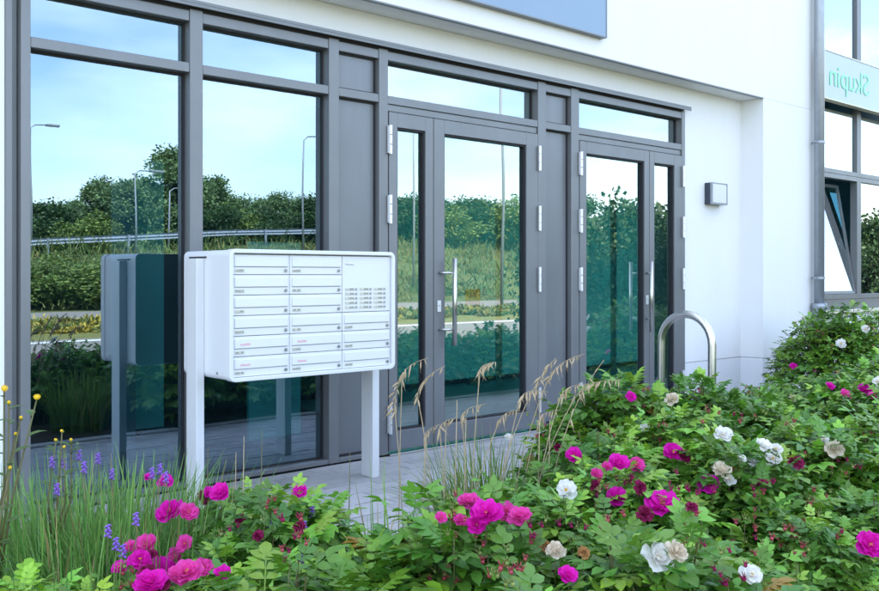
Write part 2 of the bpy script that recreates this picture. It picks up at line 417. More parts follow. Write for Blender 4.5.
# doors
def hinge(parent, x, z, flip):
    h = MB()
    for a in range(3): h.tube([(x, -.034, z-.095+.0645*a), (x, -.034, z-.095+.0645*a+.0585)], .0115, 10)
    h.box(x-(.016 if flip else .003), x+(.003 if flip else .016), -.030, -.016, z-.09, z+.09)
    h.build('hinge', 'steel_bright', parent)
def door_leaf(x0, x1, gx0, gx1, hinge_x, flip, handle=None):
    d = MB()
    z0, z1, gz0, gz1 = .03, 2.262, .160, 2.166
    y0, y1 = -.016, .058
    d.box(x0, gx0, y0, y1, z0, z1); d.box(gx1, x1, y0, y1, z0, z1)
    d.box(gx0, gx1, y0, y1, z0, gz0); d.box(gx0, gx1, y0, y1, gz1, z1)
    leaf = d.build('door', 'anthracite', B, bevel=.0025)
    box('pane', 'glazing_door', leaf, gx0-.002, gx1+.002, .022, .034, gz0-.002, gz1+.002)
    bd = MB(); rect_frame(bd, gx0+.001, gx1-.001, gz0+.001, gz1-.001, .011, -.004, .02); bd.build('glazing_bead', 'dark_gap', leaf)
    for z in (2.078, 1.622, 1.158, .243): hinge(leaf, hinge_x, z, flip)
    box('kick_rail', 'anthracite_panel', leaf, x0+.01, x1-.01, -.0185, -.0165, .036, .15)
    if handle:
        hx, lx = handle
        h = MB(); h.tube([(hx, -.085, .705), (hx, -.085, 1.305)], .0155, 12)
        sgn = 1 if lx < hx else -1
        for z in (.815, 1.205): h.tube([(lx, -.017, z), (lx+.02*sgn, -.05, z), (hx, -.085, z)], .009, 8)
        h.build('pull_handle', 'steel', leaf, True)
        lk = MB(); lk.box(lx-.017, lx+.017, -.023, -.0165, .935, 1.015); lk.tube([(lx, -.03, .985), (lx, -.02, .985)], .009, 10)
        lk.build('lock', 'steel_bright', leaf, bevel=.003)
fr = MB()
for x0, x1 in ((3.842, 5.310), (5.797, 7.242)):
    f2 = MB(); f2.box(x0+.0015, x1-.0015, .0, .07, 2.268, 2.3135)
    f2.build('door_head', 'anthracite', B, bevel=.003)
door_leaf(3.848, 4.236, 3.918, 4.165, 3.846, True)
door_leaf(4.242, 5.304, 4.340, 5.175, 5.306, False, (4.372, 4.287))
door_leaf(5.803, 6.738, 5.884, 6.668, 5.800, True, (6.672, 6.702))
door_leaf(6.744, 7.236, 6.814, 7.118, 7.238, False)

# right-hand bay with ribbon windows
BY = -.15
def bayframe(x0, x1, z0, z1, name='bay_window'):
    m_ = MB(); rect_frame(m_, x0, x1, z0, z1, .05, BY, BY+.08)
    return m_.build(name, 'anthracite', B, bevel=.003)
box('window_sill', 'sign_edge', B, 9.462, 14, -.275, -.06, .780, .815, bevel=.004)
box('window_base', 'anthracite', B, 9.462, 14, BY+.01, BY+.1, .817, .925)
Z1, Z2 = 2.29, 5.39
xs = [9.462, 10.56, 12.2, 13.99]
for i in range(3):
    x0, x1 = xs[i], xs[i+1]
    up = bayframe(x0+.001, x1-.001, Z1+.001, Z2); box('pane', 'glazing_bay', up, x0+.04, x1-.04, BY+.03, BY+.042, Z1+.04, Z2-.04)
    lo = bayframe(x0+.001, x1-.001, .927, Z1-.001)
    if i: box('pane', 'glazing_bay', lo, x0+.04, x1-.04, BY+.03, BY+.042, .967, Z1-.04)
# the sash of the first one is tilted in at the top
sash = MB(); w, h = 1.0, 1.25
rect_frame(sash, -w/2, w/2, 0, h, .036, 0, .05)
so = sash.build('tilted_sash', 'anthracite', B, bevel=.003); so.location = (10.012, BY+.01, .98); so.rotation_euler = (R(-9.5), 0, 0)
box('pane', 'glazing_bay', so, -w/2+.03, w/2-.03, .012, .024, .03, h-.03)
hh = MB(); hh.box(w/2-.04, w/2-.015, .06, .075, h*.42, h*.52); hh.box(w/2-.036, w/2-.02, .075, .10, h*.46, h*.49); hh.build('sash_handle', 'steel_bright', so)
box('interior_wall', 'int_slate', B, 9.47, 15.6, 2.599-.02, 2.599-.01, 2.9, 5.4)

# downpipe
dp = empty('downpipe', (9.285, -.30, 0), 'zinc grey downpipe on the white wall beside the tilted window', 'downpipe')
MB().tube([(0,0,.10),(0,0,8.1)], .050, 20).build('pipe', 'zinc', dp, True)
MB().tube([(0,0,.0),(0,0,.84),(0,0,.86),(0,0,.90)], [.066,.066,.074,.074], 20).build('socket', 'zinc', dp, True)
for z in (1.16, 2.55, 4.2):
    b_ = MB(); b_.tube([(0,0,z-.012),(0,0,z+.012)], .057, 18); b_.box(-.095,-.045,-.012,.012,z-.008,z+.008); b_.box(-.012,.012,.045,.078,z-.010,z+.010)
    b_.build('bracket', 'zinc', dp)

# wall lamp
wlp = empty('wall_lamp', (7.79, WY, 1.95), 'small square wall lamp with white face right of the doors', 'lamp')
box('backplate', 'lamp_dark', wlp, -.13, .13, -.062, -.001, -.10, .10, bevel=.004)
box('diffuser', 'lamp_opal', wlp, -.123, .123, -.082, -.0625, -.088, .093, bevel=.004)
lr = MB(); rect_frame(lr, -.1305, .1305, -.1005, .1005, .007, -.086, -.0625); lr.build('rim', 'zinc', wlp)
box('base_trim', 'flash_grey', wlp, -.122, .122, -.078, -.063, -.0930, -.0885)

# signs
sg = empty('sign_panel', (4.0, FY, 3.036), 'plain light blue sign panel on the upper white wall', 'sign')
box('panel', 'blue_sign', sg, -1.9, 1.80, -.055, -.048, .004, 1.0)
e_ = MB(); e_.box(-1.9, 1.80, -.047, -.001, .004, 1.0); e_.build('tray', 'flash_grey', sg)
e_ = MB(); e_.box(-1.9, 1.812, -.058, -.001, -.006, .003); e_.box(1.801, 1.812, -.058, -.001, .003, 1.0); e_.build('rim', 'flash_grey', sg)
ls = empty('lettered_sign', (9.40, FY, 3.02), 'pale blue lettered sign with mint green letters above the tilted window', 'sign')
box('panel', 'sign_pale', ls, .012, 2.2, -.075, -.0745+.01, .012, .498)
e_ = MB(); rect_frame(e_, 0, 2.212, 0, .51, .011, -.082, -.001); e_.build('rim', 'sign_edge', ls)
box('backing', 'flash_grey', ls, .012, 2.2, -.064, -.001, .012, .498)
tcu = bpy.data.curves.new('letters', 'FONT'); tcu.body = 'Skupin'; tcu.size = .33; tcu.extrude = .002; tcu.align_x = 'RIGHT'
to = bpy.data.objects.new('letters', tcu); col.objects.link(to)
bpy.context.view_layer.update()
me = bpy.data.meshes.new_from_object(to.evaluated_get(bpy.context.evaluated_depsgraph_get()))
bpy.data.objects.remove(to)
me.materials.clear(); me.materials.append(M['mint'])
# the lettering reads mirrored, as on the photograph
for v in me.vertices: v.co = Vector((-v.co.x*1.12, -v.co.z, v.co.y))
me.flip_normals()
inst('lettering', me, ls, (.10, -.079, .155))

# ------------------------------------------------------------------ letterbox unit
LB = empty('letterbox_unit', (2.80, -.42, 0), 'white freestanding letterbox unit on two posts before the window', 'letterbox')
def lx(v): return v-2.80
def ly(v): return v+.42
X0, X1, Z0, Z1_ = 2.277, 3.318, .665, 1.318
YF, YB = -.709, -.235
def rounded_box(name, m, parent, x0, x1, y0, y1, z0, z1, r, axis_edges='y', seg=5):
    bm_ = bmesh.new(); bmesh.ops.create_cube(bm_, size=1)
    for v in bm_.verts: v.co = Vector(((x0+x1)/2+v.co.x*(x1-x0), (y0+y1)/2+v.co.y*(y1-y0), (z0+z1)/2+v.co.z*(z1-z0)))
    ed = [e for e in bm_.edges if abs((e.verts[0].co-e.verts[1].co).normalized().y) > .9]
    bmesh.ops.bevel(bm_, geom=ed, offset=r, segments=seg, affect='EDGES', profile=.5)
    me_ = bpy.data.meshes.new(name); bm_.to_mesh(me_); bm_.free(); me_.materials.append(M[m])
    o = bpy.data.objects.new(name, me_); col.objects.link(o); o.parent = parent
    md = o.modifiers.new('bevel', 'BEVEL'); md.width = .004; md.segments = 2; md.limit_method = 'ANGLE'
    return o
# the housing is a sleeve: a rounded ring in front, the body set inside it
rounded_box('housing', 'box_white', LB, lx(X0+.004), lx(X1-.004), ly(YF+.022), ly(YB), Z0+.004, Z1_-.004, .03)
def ring(name, m, parent, x0, x1, z0, z1, w, r, y0, y1, n=6):
    def loop(x0, x1, z0, z1, r):
        p = []
        for cx_, cz_, a0 in ((x1-r, z1-r, 0), (x0+r, z1-r, 90), (x0+r, z0+r, 180), (x1-r, z0+r, 270)):
            for i in range(n+1):
                a = R(a0+90*i/n); p.append((cx_+r*math.cos(a), cz_+r*math.sin(a)))
        return p
    o = loop(x0, x1, z0, z1, r); i_ = loop(x0+w, x1-w, z0+w, z1-w, max(.004, r-w))
    mb = MB(); k = len(o)
    for (pp, y) in ((o, y0), (i_, y0), (i_, y1), (o, y1)): mb.v += [(q[0], y, q[1]) for q in pp]
    for lvl in range(4):
        for j in range(k):
            a, b2 = lvl*k+j, lvl*k+(j+1) % k; c2, d2 = ((lvl+1) % 4)*k+(j+1) % k, ((lvl+1) % 4)*k+j
            mb.f.append((a, b2, c2, d2))
    return mb.build(name, m, parent, bevel=.003)
ring('front_frame', 'box_white', LB, lx(X0), lx(X1), Z0, Z1_, .020, .034, ly(YF-.016), ly(YF+.04))
box('front_backing', 'seam_grey', LB, lx(X0+.019), lx(X1-.019), ly(YF+.019), ly(YF+.0215), Z0+.019, Z1_-.019)
box('side_slot', 'dark_gap', LB, lx(X0+.0005), lx(X0+.006), ly(-.485), ly(-.30), Z1_-.042, Z1_-.034)
box('screw', 'lock_metal', LB, lx(X0+.001), lx(X0+.006), ly(-.60), ly(-.588), Z0+.03, Z0+.042)
for x0, x1 in ((2.236, 2.2805), (3.362, 3.412)):
    box('post', 'box_post', LB, lx(x0), lx(x1), ly(-.462), ly(-.352), 0, Z1_-.045 if x0 < 3 else Z1_-.05, bevel=.004)
box('post_bracket', 'box_post', LB, lx(3.312), lx(3.363), ly(-.44), ly(-.37), Z0+.1, Z0+.18)
cw, rh = (X1-X0-.042)/3, (Z1_-Z0-.046)/6
def pink_lines(mb, x, z):
    r_ = random.Random(int(x*999+z*77))
    for i in range(6):
        w = r_.uniform(.004, .008); mb.box(x+i*.010, x+i*.010+w, -.0045, -.0035, z+r_.uniform(-.001,.001), z+.007)
for c in range(3):
    for r_ in range(6):
        if c == 2 and r_ < 3: continue
        x0 = X0+.021+c*cw; z1 = Z1_-.0255-r_*rh
        d = MB(); g = .0016
        d.box(g, cw-g, 0, .015, -rh+g, -g)
        bo = d.build('letterbox_door', 'box_white', LB, bevel=.0015); bo.location = (lx(x0), ly(YF+.003), z1)
        fl_ = MB(); fl_.box(.014, cw-.012, -.006, -.0005, -.060, -.014); fo = fl_.build('flap', 'box_white', bo, bevel=.002)
        box('flap_gap', 'seam_grey', bo, .014, cw-.012, -.0012, -.0003, -.0635, -.0605)
        box('nameplate', 'plate_cream', bo, .017, .068, -.004, -.0005, -.087, -.072, bevel=.001)
        nm = MB()
        rq = random.Random(c*7+r_)
        for q in range(7):
            if rq.random() < .8: nm.box(.021+q*.006, .0245+q*.006, -.0046, -.0041, -.084, -.0765+rq.uniform(-.001,.002))
        nm.build('name_text', 'ink', bo)
        lk = MB(); lk.tube([(cw-.024, -.007, -.080), (cw-.024, -.0005, -.080)], .0085, 12); lk.box(cw-.026, cw-.022, -.012, -.007, -.086, -.074)
        lk.build('lock', 'lock_metal', bo)
        if r_ >= 4 and c < 2:
            t_ = MB()
            for q in range(6): t_.box(.045+q*.0095, .0515+q*.0095, -.0072, -.0064, -.046, -.037+rq.uniform(-.001,.002))
            t_.build('sticker_text', 'ink_pink', bo)
# intercom panel
ip = MB(); ip.box(.0016, cw-.0016, 0, .015, -3*rh+.0016, -.0016)
io = ip.build('intercom_panel', 'box_white', LB, bevel=.0015); io.location = (lx(X0+.021+2*cw), ly(YF+.003), Z1_-.0255)
spk = MB()
for q in range(5): spk.box(.022+q*.012, .030+q*.012, -.001, .0, -.048-q*.0008, -.042-q*.0008)
spk.build('speaker_grille', 'seam_grey', io)
for c in range(3):
    for r_ in range(5):
        x = .020+c*.098; z = -.172-r_*.0245
        box('bell_plate', 'plate_cream', io, x, x+.060, -.003, -.0003, z-.014, z, bevel=.001)
        nm = MB()
        rq = random.Random(c*11+r_)
        for q in range(4): nm.box(x+.028+q*.0075, x+.033+q*.0075, -.0038, -.0031, z-.011, z-.004+rq.uniform(-.001,.001))
        nm.build('name_text', 'ink', io)
        MB().tube([(x+.073, -.006, z-.008), (x+.073, -.0003, z-.008)], .0062, 10).build('bell_button', 'lock_metal', io)

# ------------------------------------------------------------------ hoop by the right doors
hp = empty('bicycle_hoop', (4.83, -1.625, 0), 'round-topped stainless steel hoop standing at the edge of the roses', 'bike stand')
hr = .175
pts = [(0, hr, -.2), (0, hr, .4), (0, hr, .78)]
for i in range(1, 16):
    a = math.pi*i/16; pts.append((0, hr*math.cos(a), .78+.175*math.sin(a)))
pts += [(0, -hr, .78), (0, -hr, .4), (0, -hr, -.2)]
MB().tube(pts, .0235, 16).build('hoop_tube', 'steel', hp, True)
for y in (hr, -hr): MB().tube([(0, y, -.004), (0, y, .006)], .05, 20).build('floor_collar', 'steel', hp, True)

# ------------------------------------------------------------------ things seen inside
for (x0, x1, y, z1, lab) in ((2.95, 3.20, 1.93, 2.05, 'tall narrow teal screen inside behind the left window'),
                             (3.36, 3.79, .95, 1.42, 'wide teal screen inside below the letterbox unit, seen through glass')):
    s_ = empty('partition_screen', ((x0+x1)/2, y, .004), lab, 'screen', 'teal screens inside')
    w = (x1-x0)/2
    box('board', 'screen_teal', s_, -w, w, -.015, .015, .03, z1, bevel=.003)
    box('foot', 'int_slate', s_, -w*.9, w*.9, -.12, .12, 0, .028)
ws = empty('framed_sign', (7.13, 2.598, .95), 'small orange framed sign on the teal lobby wall behind the door', 'sign')
e_ = MB(); rect_frame(e_, -.10, .10, -.085, .085, .03, -.03, -.001); e_.build('frame', 'orange_frame', ws)
box('face', 'sign_green', ws, -.069, .069, -.012, -.001, -.054, .054)
box('pictogram', 'plate_cream', ws, -.025, .025, -.016, -.0125, -.03, .03)

# ------------------------------------------------------------------ leaves and flowers
def leaflet_template(rows=5, w=.31, fold=.16, curl=.22):
    t = np.linspace(0, 1, rows); prof_ = np.interp(t, [0, .18, .45, .75, 1], [.06, .72, 1, .74, .03])*w
    V = []
    for i in range(rows):
        z = -curl*t[i]**2
        V += [(-prof_[i], t[i], z+fold*prof_[i]/w*.5), (0, t[i]*1.0, z), (prof_[i], t[i], z+fold*prof_[i]/w*.5)]
    F = []
    for i in range(rows-1):
        for j in range(2): b = i*3+j; F.append((b, b+1, b+4, b+3))
    return np.array(V), np.array(F)
LV, LF = leaflet_template(4)
def compound_leaf_template(seed, n=7):
    """pinnate rose leaf of unit length along +Y"""
    r = np.random.RandomState(seed); V = []; F = []; k = 0
    def put(base, ang, size, roll):
        nonlocal k
        d = np.array([math.sin(ang), math.cos(ang), -.12]); up = np.array([math.sin(roll), 0, math.cos(roll)])
        m = frame_from(d, up)
        V.append((LV*size) @ m.T + base); F.append(LF+k); k += len(LV)
    pairs = (n-1)//2
    for p in range(pairs):
        t = .30+.42*p/(pairs-1 if pairs > 1 else 1)
        z = -.16*t*t
        for s_ in (-1, 1):
            put(np.array([s_*.012, t, z]), s_*R(62-8*p+r.uniform(-9, 9)), .36*(.86+.10*p)*r.uniform(.9, 1.1), s_*r.uniform(-.35, .15))
    put(np.array([0, .80, -.10]), R(r.uniform(-8, 8)), .42, r.uniform(-.2, .2))
    # rachis
    q = []
    for t in (0, .4, .82): q += [(-.010, t, -.16*t*t), (.010, t, -.16*t*t)]
    V.append(np.array(q)); F.append(np.array([(0,1,3,2),(2,3,5,4)])+k)
    return np.concatenate(V), np.concatenate(F)
LEAVES = [compound_leaf_template(s, n) for s, n in ((1,7),(2,7),(3,9),(4,5),(5,7))]

def rose_bush_meshes(seed, Rr, H, nsh=92, dark=1.0, ls=1.0):
    r = np.random.RandomState(seed); S = Soup(); st = MB(); tips = []
    for i in range(nsh):
        ph = 2.399*i+r.uniform(-.3, .3); q = (i+.5)/nsh
        rad = Rr*math.sqrt(q)*r.uniform(.85, 1.08)
        top = H*(1-.62*(rad/Rr)**2.2)*r.uniform(.80, 1.10)
        top = max(top, .16)
        tip = np.array([rad*math.cos(ph), rad*math.sin(ph), top])
        base = np.array([tip[0]*.22+r.uniform(-.05, .05), tip[1]*.22+r.uniform(-.05, .05), 0])
        mid = base*.35+tip*.65; mid[2] = top*.55
        c = [base, (base+mid)/2+r.uniform(-.015, .015, 3), mid, tip]
        st.tube(c, [.0045, .004, .0032, .002], 4, False)
        ax = (tip-mid); ax /= np.linalg.norm(ax); ax = ax+np.array([0, 0, .5]); ax /= np.linalg.norm(ax)
        tips.append(tip)
        u = np.cross(ax, [0.3, .2, 1.]); u /= np.linalg.norm(u); w = np.cross(ax, u)
        young = r.uniform(0, 1) < .40
        nl = 9
        for j in range(nl):
            a = 2.399*j+r.uniform(-.3, .3)+i
            f = j/(nl-1)                         # 0 = youngest at the top
            pol = R(28+72*f**.8+r.uniform(-10, 10))
            out = u*math.cos(a)+w*math.sin(a)
            d = ax*math.cos(pol)+out*math.sin(pol)
            pos = tip-ax*(.012+.13*f*f*(H/.5)) if f < .6 else tip+(mid-tip)*(f-.45)*1.0
            up = ax*.7+np.array([0, 0, .6])+r.uniform(-.25, .25, 3)
            m = frame_from(d, up)
            ln = ls*(.076+.070*min(1, f*1.6))*r.uniform(.82, 1.18)
            V_, F_ = LEAVES[r.randint(len(LEAVES))]
            base_c = np.array([.082, .215, .024]) if not young else np.array([.20, .42, .04])
            if young: base_c = base_c*(1-f*.5)+np.array([.06, .20, .028])*f*.5
            cc = base_c*r.uniform(.72, 1.32)*dark*np.array([r.uniform(.85, 1.35), 1, r.uniform(.7, 1.4)])
            if r.uniform() < .012: cc = np.array([.32, .20, .03])*r.uniform(.6, 1.1)
            S.add((V_*ln) @ m.T + pos, F_, cc)
    return S.mesh('foliage', 'leaf'), st.mesh('stems', 'stem'), np.array(tips)

VARS = [rose_bush_meshes(11+i, Rr, H, n) for i, (Rr, H, n) in enumerate(((.36,.50,74),(.34,.47,70),(.40,.52,84),(.33,.45,68),(.38,.54,80),(.36,.48,76)))]
BIGV = rose_bush_meshes(71, .66, .84, 170, .95, 1.05)

# petals and flower heads
def petal_mesh(seed, m, L=1., W=.95, notch=.10, ruffle=.10):
    r = np.random.RandomState(seed); nu, nv = 6, 5; mb = MB()
    for i in range(nv):
        t = i/(nv-1)
        w = W*np.interp(t, [0, .3, .7, 1], [.12, .62, 1, .80])/2
        for j in range(nu):
            s_ = -1+2*j/(nu-1)
            y = L*(t - .16*abs(s_)**2.2*t - notch*math.exp(-(s_/.28)**2)*t**4)
            z = .26*t*t*.9 - .18*t + .20*(s_*s_)*t + ruffle*t*t*(math.sin(s_*5+r.uniform(-1,1))+r.uniform(-.6,.6))*.6
            mb.v.append((w*s_, y, z))
    for i in range(nv-1):
        for j in range(nu-1):
            b = i*nu+j; mb.f.append((b, b+1, b+nu+1, b+nu))
    return mb.mesh('petal', m, True)
PET = {m: [petal_mesh(s, m, ruffle=rf) for s in (1, 2, 3)] for m, rf in (('magenta', .13), ('pink', .13), ('petal_white', .12), ('petal_cream', .24), ('petal_tan', .3), ('crimson', .34))}
def centre_mesh(m):
    mb = MB(); mb.ellipsoid((0,0,.10), (.15,.15,.09), 8, 5); r = random.Random(4)
    for i in range(26):
        a = 2.4*i; q = .02+.16*math.sqrt(i/26)
        mb.tube([(q*math.cos(a)*.6, q*math.sin(a)*.6, .1), (q*math.cos(a)*1.3, q*math.sin(a)*1.3, .22+r.uniform(-.03,.03))], .022, 3)
    return mb.mesh('stamens', m, True)
CEN = centre_mesh('stamen')
def head_mesh():
    mb = MB(); mb.ellipsoid((0,0,-.12), (.13,.13,.15), 8, 6)
    for k in range(5):
        a = 2*math.pi*k/5+.3
        mb.tube([(.08*math.cos(a), .08*math.sin(a), -.05), (.3*math.cos(a), .3*math.sin(a), -.08), (.5*math.cos(a), .5*math.sin(a), -.16)], [.06, .05, .01], 4)
    return mb.mesh('flower', 'sepal', True)
HEAD = head_mesh()
def bud_mesh(seed, hipm):
    mb = MB(); r = random.Random(seed)
    # one head with tapering sepals
    mb.ellipsoid((0,0,0), (.40,.40,.42), 8, 6)
    for k in range(5):
        a = 2*math.pi*k/5+r.uniform(-.3,.3); b_ = r.uniform(.7, 1.5)
        mb.tube([(.2*math.cos(a), .2*math.sin(a), .3), (.45*math.cos(a)*b_, .45*math.sin(a)*b_, .75), (.75*math.cos(a)*b_, .75*math.sin(a)*b_, 1.15)], [.11, .09, .02], 4)
    return mb.mesh('bud', hipm, True)
BUD = [bud_mesh(1, 'hip'), bud_mesh(2, 'sepal'), bud_mesh(3, 'hip'), bud_mesh(4, 'crimson')]
STEMM = MB().tube([(0,0,-1),(.03,.02,-.5),(0,0,0)], [.012, .010, .009], 5).mesh('flower_stalk', 'stem', True)

frnd = random.Random(21)
def add_flower(bush, P, kind, diam, axis=None):
    """P world position of the flower's centre; petals are sub-parts of the flower"""
    loc = Vector(P)-bush.location
    r = frnd
    if axis is None: axis = Vector((-.45+r.uniform(-.35,.35), -.5+r.uniform(-.35,.35), .75)).normalized()
    q = Vector((0,0,1)).rotation_difference(axis)
    h = inst('flower', HEAD, bush, loc); h.rotation_mode = 'QUATERNION'; h.rotation_quaternion = q @ Quaternion((0,0,1), r.uniform(0, 6.28))
    L = diam*.5
    h.scale = (L, L, L)
    stalk = inst('flower_stalk', STEMM, bush, loc-Vector((0,0,.006)), (0,0,r.uniform(0,6)), (.07,.07,.07))
    pm = PET[kind]
    wh = [(6, 1.0, 86), (6, .86, 70), (5, .66, 50), (4, .44, 28)] if kind in ('magenta', 'pink') else [(5, 1.0, 84), (5, .82, 64), (4, .6, 38)]
    if kind in ('petal_cream', 'petal_tan', 'crimson'): wh = [(5, 1.0, 95), (5, .9, 60), (4, .75, 25)]
    tint_k = 0
    for n, sz, pol in wh:
        ph0 = r.uniform(0, 6)
        for i in range(n):
            a = ph0+2*math.pi*i/n+r.uniform(-.18, .18); p = pol+r.uniform(-13, 13)
            o = inst('petal', pm[r.randrange(3)], h, (0, 0, .02*tint_k))
            o.rotation_euler = (R(90-p), 0, a)
            s_ = sz*r.uniform(.88, 1.1); o.scale = (s_*1.06, s_, s_)
        tint_k += 1
    if kind in ('magenta', 'pink', 'petal_white'):
        inst('stamens', CEN, h, (0,0,.06), (0,0,0), (.72,.72,.8))
    return h
def add_buds(bush, P, n, size=.011, crim=False):
    loc = Vector(P)-bush.location; r = frnd
    for i in range(n):
        off = Vector((r.uniform(-.038,.038), r.uniform(-.038,.038), r.uniform(-.03,.03)))
        k = BUD[3] if crim and r.random() < .75 else BUD[r.randrange(3)]
        s_ = size*r.uniform(.8, 1.25)
        o = inst('bud', k, bush, loc+off, (r.uniform(-.5,.5), r.uniform(-.5,.5), r.uniform(0,6)), (s_,s_,s_))
    inst('flower_stalk', STEMM, bush, loc-Vector((0,0,.02)), (0,0,r.uniform(0,6)), (.12,.12,.12))

# ------------------------------------------------------------------ rose bushes in the bed
a_ = R(A_YAW); SN, CS = math.sin(a_), math.cos(a_)
def view(X, Y): # depth and sideways offset seen from the pavement viewpoint, for choosing which bushes stand in the picture
    Yp = Y+4.77; return X*SN+Yp*CS, X*CS-Yp*SN
bushes = []; hidden = []
br = random.Random(9)
row = 0
y = -2.16
while y > -4.1:
    x = .6+(.24 if row % 2 else 0)
    while x < 12.2:
        X = x+br.uniform(-.09, .09); Y = y+br.uniform(-.09, .09)
        d, sdw = view(X, Y)
        skip = d < 1.72 and Y > -5.2
        if d > .2 and (abs(X) < .5 or (X < .55 and Y < -2.9)): skip = True
        if X < 1.95 and Y > -2.28: skip = True              # grass grows there
        if 2.30 < X < 2.85 and -2.35 < Y < -1.9: skip = True        # and there
        if 1.3 < X < 2.3 and Y > -2.52: skip = True   # gap where the paving shows
        if 2.3 <= X < 3.3 and Y > -2.36: skip = True
        vis = d > 0 and abs(sdw)/d < (.50 if Y < -3.6 else .56) and d < 9
        if not skip and vis: bushes.append((X, Y, vis))
        elif not skip and Y > -3.55: hidden.append((X, Y))
        x += .47
    y -= .43; row += 1
bushes += [(1.72, -2.60, True), (1.42, -2.55, True), (1.56, -2.12, True)]
# beyond the picture's edge the bed goes on as one mass of leaves, seen only mirrored in the glass
hs = np.random.RandomState(6); HS = Soup()
for (X, Y) in hidden:
    for k in range(330):
        a = hs.uniform(0, 6.28); q = math.sqrt(hs.uniform()); p = np.array([X+.36*q*math.cos(a), Y+.36*q*math.sin(a), .04+.38*(1-.6*q*q)*hs.uniform(.55, 1.05)])
        m_ = frame_from(np.array([math.cos(a), math.sin(a), hs.uniform(-.3, .6)]), np.array([0,0,1.])+hs.uniform(-.4,.4,3))
        HS.add((LV*hs.uniform(.05,.09)*np.array([1.2,1,1])) @ m_.T+p, LF, np.array([.03,.13,.022])*hs.uniform(.7,1.5))
tag(inst('rose_foliage', HS.mesh('rose_foliage', 'leaf')), 'mass of green rose leaves continuing beyond the edge of the picture', 'foliage', kind='stuff')
# order by distance so the labels can name the nearest ones
ROSES = []
for i, (X, Y, vis) in enumerate(bushes):
    v = br.randrange(len(VARS)); fo, stm, tips = VARS[v]
    s_ = br.uniform(.92, 1.14)
    d, sdw = view(X, Y)
    if d < 2.3: s_ *= .95
    if X < 2.7 and Y > -2.85: s_ *= .72 if X > 1.5 else .82
    if Y < -3.25 and X > 1.9: s_ *= .78
    rt = empty('rose_bush', (X, Y, .05), 'x', 'rose bush', 'rose bushes in the bed', 0)
    inst('foliage', fo, rt, (0,0,0), (0,0,br.uniform(0,6.28)), (s_, s_, s_*br.uniform(.92,1.08)))
    inst('stems', stm, rt, (0,0,0), (0,0,0), (s_, s_, s_))
    ROSES.append([rt, d, sdw, []])
# the tall bush by the downpipe
BX, BYY = 8.12, -1.10
rt = empty('rose_bush', (BX, BYY, 0), 'x', 'rose bush', None)
inst('foliage', BIGV[0], rt); inst('stems', BIGV[1], rt)
big = rt
tag(big, 'tall dark rose bush against the wall below the downpipe')
def nearest(P):
    return min(ROSES, key=lambda q: (q[0].location.x-P[0])**2+(q[0].location.y-P[1])**2)
def at(px, py, Z):
    d = (1.19-Z)*930/(py-275); r = (px-439.5)*d/930
    return Vector((d*SN+r*CS, d*CS-r*SN-4.77, Z))
FL = [  # picture column, row, kind, diameter in m
 (165,482,'magenta',.075),(220,497,'magenta',.075),(170,512,'magenta',.10),(146,546,'pink',.085),(160,577,'magenta',.105),(187,578,'pink',.085),
 (300,495,'magenta',.05),(468,506,'pink',.07),(486,519,'magenta',.095),(520,521,'pink',.07),(574,458,'magenta',.075),(619,467,'magenta',.085),
 (596,477,'pink',.055),(617,500,'magenta',.075),(662,508,'magenta',.115),(673,456,'magenta',.095),(631,399,'magenta',.055),(709,487,'magenta',.085),
 (865,392,'magenta',.105),(830,388,'magenta',.06),(870,549,'magenta',.095),(568,580,'magenta',.06),(607,470,'pink',.05),
 (566,494,'petal_white',.085),(723,438,'petal_white',.09),(764,449,'petal_white',.09),(773,462,'petal_white',.09),(754,465,'petal_white',.085),
 (721,474,'petal_cream',.095),(729,483,'petal_white',.06),(833,452,'petal_cream',.08),(824,443,'petal_white',.055),(657,564,'petal_white',.10),
 (675,557,'petal_cream',.075),(751,580,'petal_white',.085),(672,402,'petal_cream',.085),(793,400,'petal_cream',.07),(508,437,'petal_white',.05),
 (555,556,'petal_cream',.065),(546,551,'petal_tan',.05),(583,557,'petal_tan',.04),(877,384,'petal_white',.08),(645,431,'petal_white',.06),
 (795,466,'crimson',.07),(205,500,'crimson',.06),(196,516,'crimson',.055),(300,531,'crimson',.045),(640,491,'crimson',.06),(594,489,'crimson',.055),
 (763,488,'crimson',.05),(240,522,'crimson',.04),(258,540,'crimson',.04),(692,512,'crimson',.04),(815,372,'magenta',.05)]
fq = random.Random(31)
FL += [(140,560,'magenta',.075),(176,561,'pink',.07),(203,572,'pink',.06),(150,588,'magenta',.09),(120,572,'magenta',.06),(185,548,'pink',.06),(476,530,'magenta',.06),(460,525,'pink',.05),
       (845,396,'pink',.06),(872,398,'pink',.06),(776,452,'petal_white',.06),(742,462,'petal_white',.05)]
for (px, py, kind, dm) in list(FL):
    if kind in ('magenta', 'pink') and fq.random() < .6 and py > 430:
        FL.append((px+fq.choice((-1,1))*fq.randint(10,20), py+fq.randint(-9,10), fq.choice(('magenta','pink','crimson','crimson')), dm*fq.uniform(.5,.75)))
bpy.context.view_layer.update(); DG = bpy.context.evaluated_depsgraph_get()
def settle(px, py):
    """height at which a bloom rests just above the leaves of the bush under it"""
    Z = .74
    while Z > .22:
        P = at(px, py, Z)
        hit, loc, *_ = sc.ray_cast(DG, P, Vector((0,0,-1)), distance=1)
        hit2, *_ = sc.ray_cast(DG, P, Vector((0,0,1)), distance=.5)
        if hit and loc.z > .12 and P.z-loc.z < .022: return P+Vector((0,0,.010))
        Z -= .004
    return at(px, py, .5)
SET = {(q[0], q[1]): settle(q[0], q[1]) for q in FL}
